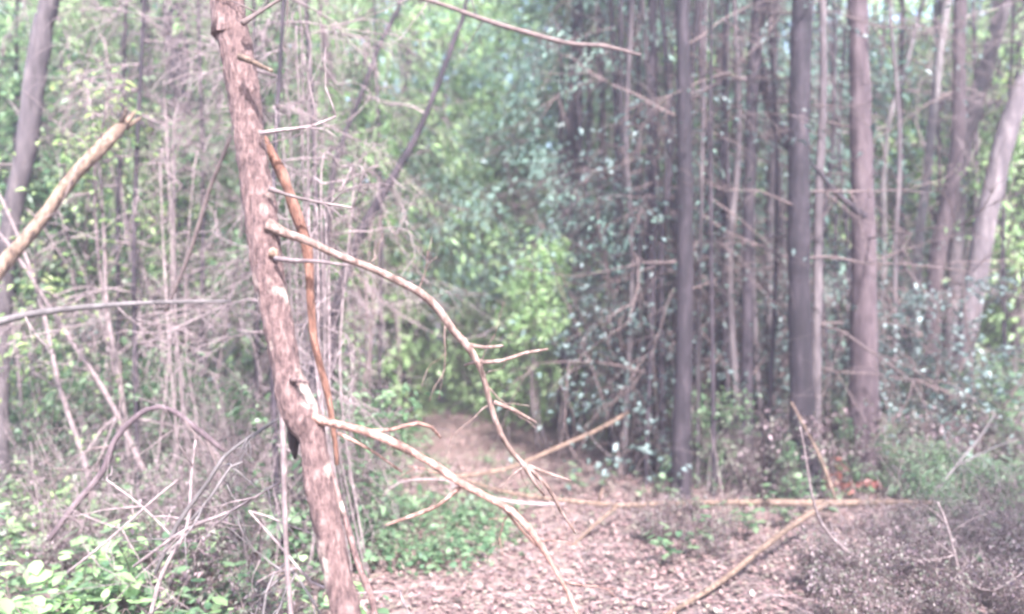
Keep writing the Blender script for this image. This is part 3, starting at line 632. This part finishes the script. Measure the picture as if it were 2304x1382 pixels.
for px, d, s_, lb in [(330, 10.0, 1.0, 'feathery light green tree above the broken tan trunk'), (590, 9.0, 1.0, 'feathery light green tree behind the top of the leaning dead trunk'), (110, 9.0, .9, 'feathery light green tree beside the dark leaning trunk'), (920, 11.5, 1.1, 'feathery light green tree arching over the left verge of the trail'), (2110, 10.6, 1.0, 'feathery light green tree behind the grey-mauve trunk'), (2290, 9.6, .95, 'feathery light green tree behind the stout leaning trunk')]:
    at('hil', HIL, px, d, s_, lb, 'tree')
BAR = proto_high(6.5, .7, 1.1, 0, None, 38, 'dead_tree', r0=.026)
for px, d, s_, lb in [(315, 5.9, .85, 'bare twiggy dead tree catching the splintered tip of the broken tan trunk'), (570, 6.8, 1.0, 'bare twiggy dead tree directly behind the leaning dead trunk'), (40, 7.4, 1.0, 'bare twiggy dead tree behind the dark leaning trunk'), (630, 5.0, .8, 'bare twiggy dead tree close behind the upper half of the leaning dead trunk'), (690, 6.3, 1.0, 'bare twiggy dead tree behind the rusty hanging stem'), (450, 7.6, 1.1, 'bare twiggy dead tree in front of the thick dim trunk'), (140, 8.6, 1.1, 'bare twiggy dead tree beside the straight slim mauve trunk'), (850, 8.6, 1.0, 'bare twiggy dead tree at the left verge of the trail'), (280, 6.6, .9, 'bare twiggy dead tree at the snapped end of the broken tan trunk'),
                     (1585, 8.6, 1.1, 'bare twiggy dead tree in the close thicket'), (1745, 8.4, 1.0, 'bare twiggy dead tree between the dark slender and black-barked trunks'), (2030, 9.2, 1.1, 'bare twiggy dead tree behind the pale thin trunk'), (2270, 8.4, 1.0, 'bare twiggy dead tree beside the stout leaning trunk'), (1410, 9.4, 1.0, 'bare twiggy dead tree in the shade right of the trail end')]:
    at('bar', BAR, px, d, s_, lb, 'dead tree')
SAPG = proto_sapling(3.6, 4, 2600, .085, 'leaf_green', 'twig_pink')
SAPL = proto_sapling(3.0, 4, 2200, .085, 'leaf_lime', 'twig_pink')
SAPY = proto_sapling(3.2, 4, 620, .058, 'leaf_yellow', 'twig_pink')
GLO = proto_sapling(2.3, 4, 720, .075, 'leaf_painted_gloss', 'twig_dark', spread=.6, name='shrub', flat=.7, droop=.05, jit=.05, sub=7, z0=.12)
BUS = proto_sapling(1.5, 7, 2000, .075, 'leaf_lime', 'twig_pink', spread=.7, name='bush', jit=.07, z0=.05)
MAU = proto_sapling(.9, 7, 900, .05, 'leaf_mauve', 'twig_dark', spread=.9, name='low_shrub', flat=.7, jit=.05, z0=.05)
GRS = proto_sapling(1.1, 7, 1100, .065, 'leaf_green', 'twig_pink', spread=.8, name='low_shrub', jit=.06, z0=.05)
DB = [proto_dead_bush(1, 1.1, 14), proto_dead_bush(2, .8, 12)]
# the lit growth at the end of the trail
for px, d, s, lb in [(905, 11.6, .85, 'bright green bush closing the left end of the trail'), (1010, 12.4, 1.15, 'bright green bush in the middle of the trail end'), (1115, 11.8, 1.3, 'light green bush right where the trail turns'), (1225, 10.8, 1.25, 'light green bush below the blue-green cedar')]:
    at('bus', BUS, px, d, s, lb, 'bush')
for px, d, s, lb in [(870, 9.6, .9, 'slim light green sapling overhanging the trail behind the upper orange branch'), (1240, 8.9, .72, 'leafy light green sapling reaching over the trail before the black trunk foot'), (960, 13.8, 1.25, 'tall light green sapling behind the bright bushes'), (1080, 14.2, 1.3, 'tall pale sapling at the very end of the trail'), (700, 9.4, 1.0, 'light green sapling behind the rusty hanging stem'),
                     (2080, 10.2, 1.25, 'light green sapling among the pale trunks at the wood edge'), (2290, 9.6, 1.2, 'light green sapling beyond the stout leaning trunk')]:
    at('sapl', SAPL, px, d, s, lb, 'sapling')
for px, d, s, lb in [(60, 8.2, 1.1, 'dense green sapling behind the dark leaning trunk'), (240, 8.4, 1.0, 'green sapling beside the straight slim mauve trunk'), (480, 8.6, 1.15, 'green sapling seen just left of the leaning dead trunk'), (590, 10.5, 1.3, 'tall green sapling hidden behind the leaning dead trunk'), (790, 11.0, 1.3, 'tall green sapling at the left verge of the trail'), (1330, 12.5, 1.3, 'green sapling behind the black trunks at the bend'),
                     (1500, 10.8, 1.25, 'green sapling behind the dusky purple trunk'), (1640, 10.4, 1.2, 'green sapling deep in the thicket behind the dark slender trunk'), (1890, 10.8, 1.2, 'green sapling behind the thick purple-brown trunk'), (2180, 10.0, 1.1, 'green sapling between the curved and the stout leaning trunk'), (130, 11.5, 1.4, 'tall green sapling far behind the broken tan trunk')]:
    at('sapg', SAPG, px, d, s, lb, 'sapling')
for px, d, s, lb in [(330, 6.2, .95, 'sparse yellow-leaved sapling beside the snapped end of the broken tan trunk'), (400, 7.4, 1.1, 'yellow-green sapling in front of the thick dim trunk'), (2250, 8.6, 1.3, 'yellow-leaved sapling at the bright wood edge'), (1980, 12.0, 1.6, 'tall yellow-leaved sapling behind the thick purple-brown trunk'), (100, 6.6, .75, 'low yellow-green sapling under the long grey branch')]:
    at('sapy', SAPY, px, d, s, lb, 'sapling')
for px, d, s, lb in [(1600, 7.7, .95, 'glossy shrub with painted glints in front of the narrow reddish stem'), (1500, 7.3, .95, 'glossy shrub with painted glints leaning towards the trail'), (1716, 8.3, .85, 'glossy shrub with painted glints at the foot of the dark slender trunk'), (1440, 8.2, 1.1, 'tall glossy shrub behind the glint-flecked ones by the trail'),
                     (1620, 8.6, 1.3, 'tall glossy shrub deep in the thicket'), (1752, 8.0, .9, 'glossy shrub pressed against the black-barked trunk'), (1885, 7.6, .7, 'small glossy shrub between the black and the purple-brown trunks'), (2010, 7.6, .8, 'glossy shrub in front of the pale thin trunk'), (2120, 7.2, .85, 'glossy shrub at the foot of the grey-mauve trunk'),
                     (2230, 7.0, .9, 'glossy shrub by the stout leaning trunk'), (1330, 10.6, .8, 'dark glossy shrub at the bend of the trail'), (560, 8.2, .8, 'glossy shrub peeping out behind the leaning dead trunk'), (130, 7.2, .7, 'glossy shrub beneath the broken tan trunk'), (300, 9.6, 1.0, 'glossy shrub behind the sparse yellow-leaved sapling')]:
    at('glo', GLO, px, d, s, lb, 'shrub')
# low growth; labels by the place it grows in
def zone(px):
    if px < 260: return 'under the broken tan trunk'
    if px < 560: return 'among the dead branches'
    if px < 860: return 'behind the leaning dead trunk'
    if px < 1500: return 'at the edge of the trail'
    if px < 1880: return 'at the foot of the glossy-leaved thicket'
    return 'below the leaning trunks at the wood edge'
def scatter(key, src, n, xr, dr, sr, what, cat, avoid=.85):
    k = 0
    while k < n:
        d = dr[0]+(dr[1]-dr[0])*rng.random(); px = xr[0]+(xr[1]-xr[0])*rng.random()
        x = (px-1152)/F*d
        if abs(x-path_x(d)) < avoid: continue
        if px > 1200 and key in ('mau', 'db1', 'hg') and 3.2 < d < 6.1 and abs(x-(.52+(d-3.55)*.766)) < .42: continue
        s = sr[0]+(sr[1]-sr[0])*rng.random(); depth = 'at the very front' if d < 4.4 else 'a little way in' if d < 5.6 else 'halfway in' if d < 7 else 'set farther back'
        place(key, src, x, d, s, '%s %s, %s' % (what, landmark(px), depth), cat, '%s %s' % (what.replace('shrub', 'shrubs').replace('seedling', 'seedlings').replace('bush', 'bushes'), landmark(px))); k += 1
scatter('mau', MAU, 26, (1500, 2400), (6.4, 8.2), (.4, .95), 'low purplish shrub', 'shrub')
scatter('mau', MAU, 8, (1880, 2450), (4.8, 6.4), (.3, .55), 'tangled dusky shrub', 'shrub')
scatter('grs', GRS, 7, (1900, 2450), (4.9, 6.4), (.3, .5), 'loose ferny shrub', 'shrub')
scatter('db1', DB[1], 8, (1860, 2450), (4.6, 6.2), (.4, .7), 'bare twiggy bush', 'dead bush')
scatter('mau', MAU, 42, (1420, 2450), (3.7, 5.5), (.24, .46), 'dusky low shrub', 'shrub')
scatter('mau', MAU, 16, (-60, 800), (3.6, 7.0), (.4, .8), 'dusky low shrub', 'shrub')
scatter('grs', GRS, 22, (-80, 800), (5.0, 9.5), (.6, 1.2), 'low green shrub', 'shrub')
scatter('grs', GRS, 9, (1750, 2400), (6.3, 7.6), (.35, .75), 'feathery green shrub', 'shrub')
scatter('grs', GRS, 12, (1350, 2400), (7.0, 10.0), (.6, 1.1), 'low green shrub', 'shrub')
scatter('db0', DB[0], 10, (-60, 820), (4.0, 7.5), (.6, 1.0), 'bare twiggy bush', 'dead bush')
scatter('db1', DB[1], 9, (1450, 2350), (6.2, 8.0), (.5, .9), 'bare twiggy bush', 'dead bush')
HG, HL, HT = proto_herb('leaf_green'), proto_herb('leaf_lime', 36, .06), proto_herb('leaf_green', 50, .05, .28)
scatter('hg', HG, 45, (-60, 850), (3.3, 6.8), (.8, 1.6), 'small green seedling', 'seedling', .7)
scatter('hl', HL, 30, (-60, 640), (3.2, 6.0), (.8, 1.7), 'light green seedling', 'seedling', .7)
scatter('ht', HT, 34, (800, 1200), (4.3, 8.0), (.45, .9), 'little round-leaved seedling', 'seedling', -1)
scatter('hg', HG, 18, (1300, 2350), (4.3, 7.0), (.6, 1.1), 'small green seedling', 'seedling', .8)
# twiggy thickets behind the leaning trunk, off the ground on their own stems
def tangle(label, cx, cy, sx, sy, d, n, seed, mat='twig_pink'):
    b = ground_at(cx, d); rt = empty('dead_bush', b); mb = MB()
    o = np.array(b)
    for k in range(n):
        x0 = cx+rng.normal(0, sx*.35); P = [W(cx+rng.normal(0, 60), 691+(CAMZ-b[2])*F/d, d)-o]
        yy = 691+(CAMZ-b[2])*F/d; ty = cy+sy*(rng.random()-.5)*2
        P.append(W(cx+(x0-cx)*.5, (yy+ty)/2, d+rng.normal(0, .1))-o); x, y = x0, ty; a = rng.random()*6.28
        for q in range(7):
            P.append(W(x, y, d+rng.normal(0, .12))-o); a += rng.normal(.45, .5); x += 44*math.cos(a); y += 36*math.sin(a)
        C, _ = tube(mb, P, np.linspace(.0065, .002, len(P)), sides=6, step=.05)
        for q in range(9): twigs(mb, C[int(len(C)*(.4+.59*rng.random()))], rand_unit(1)[0], .3, .0028, 1, 4, .9)
        mb.build('stem', M[mat], rt); mb = MB()
    tag(rt, label, 'dead bush')
tangle('tangle of curled pink dead vines hanging beside the rusty hanging stem', 735, 470, 60, 120, 4.6, 9, 1)
tangle('high tangle of bare twigs above the rusty hanging stem', 690, 200, 90, 160, 5.4, 8, 2)
tangle('tangle of bare twigs at the foot of the long slanting sapling', 810, 560, 70, 90, 6.4, 6, 3, 'twig_dark')
tangle('twisted bare vines in front of the thick dim trunk', 400, 330, 80, 140, 5.8, 6, 4)
# red seedling above the pole
rt = empty('red_seedling', ground_at(1872, 6.3)); mb = MB(); tips = []
for k in range(4): twigs(mb, np.array((0, 0, 0.)), np.array((rng.normal(0, .2), rng.normal(0, .2), 1.)), .36, .004, 0, 0, .5, 0, tips, 5)
mb.build('stems', M['twig_dark'], rt); mb = MB()
tt = [t for t in tips if t[0][2] > .1]; idx = rng.integers(0, len(tt), 46); leaves(mb, np.array([tt[i][0] for i in idx]), .075, .45, .3, .3); mb.build('foliage', M['leaf_red'], rt)
tag(rt, 'red-leaved seedling standing behind the fork of the fallen pole', 'seedling')

# ------------------------------------------------------------------ leaf litter and ground cover
def litter(name, n, xr, yr, size, mat, label, cat, cond, lift=.03, flat=.8):
    x = xr[0]+(xr[1]-xr[0])*rng.random(n); y = yr[0]+(yr[1]-yr[0])*rng.random(n)**1.0
    keep = cond(x, y); x = x[keep]; y = y[keep]
    z = np.array([H(a, b) for a, b in zip(x, y)])+.006+lift*rng.random(len(x))
    mb = MB(); curled(mb, np.stack([x, y, z], 1), size, .55, flat, 0.0)
    o = mb.build(name, M[mat]); tag(o, label, cat, None, 'stuff'); return o
mb = MB()
for k in range(520):
    y = 3.4+8*rng.random(); x = (rng.random()-.5)*1.3*y; v = rand_unit(1)[0]; v[2] *= .12
    twigs(mb, np.array((x, y, H(x, y)+.03)), v, .12+.3*rng.random(), .0032, 1, 2, .5, 0, None, 4)
tag(mb.build('twig_litter', M['twig_pink']), 'small broken twigs strewn over the leaf litter', 'twig litter', None, 'stuff')
infr = lambda x, y: np.abs(x) < y*.68+.6
litter('leaf_litter', 260000, (-8, 8), (2.5, 13), .031, 'leaf_dead', 'fallen brown and pink leaves covering the trail and forest floor', 'leaf litter', infr)
litter('ground_cover', 14000, (-8, 0), (3.0, 10), .06, 'leaf_green', 'low green ground cover creeping under the dead branches', 'ground cover', lambda x, y: infr(x, y) & (x < path_x(y)-.45-.3*rng.random(len(x))), .16, .6)

litter('trailside_greens', 3400, (-1.2, .1), (4.6, 6.8), .045, 'leaf_green', 'faint green patch of tiny plants on the trail beside the leaning dead trunk', 'ground cover', lambda x, y: ((x+.5)/.6)**2+((y-5.6)/1.1)**2 < .3+.9*rng.random(len(x)), .10, .6)

# ------------------------------------------------------------------ haze
hm, n, out = new_mat('haze')
pv = n.nodes.new('ShaderNodeVolumePrincipled'); pv.inputs['Color'].default_value = (.88, .83, 1.0, 1); pv.inputs['Density'].default_value = .0046
pv.inputs['Anisotropy'].default_value = .25
n.links.new(pv.outputs[0], out.inputs['Volume'])
mb = MB(); x0, x1, y0, y1, z0, z1 = -90, 90, -30, 90, -1.6, 15
mb.add([(x0, y0, z0), (x1, y0, z0), (x1, y1, z0), (x0, y1, z0), (x0, y0, z1), (x1, y0, z1), (x1, y1, z1), (x0, y1, z1)],
       [(0, 3, 2, 1), (4, 5, 6, 7), (0, 1, 5, 4), (1, 2, 6, 5), (2, 3, 7, 6), (3, 0, 4, 7)])
hz = mb.build('haze', hm, smooth=False); hz['kind'] = 'stuff'; hz['label'] = 'pale mist filling the woods'; hz['category'] = 'haze'
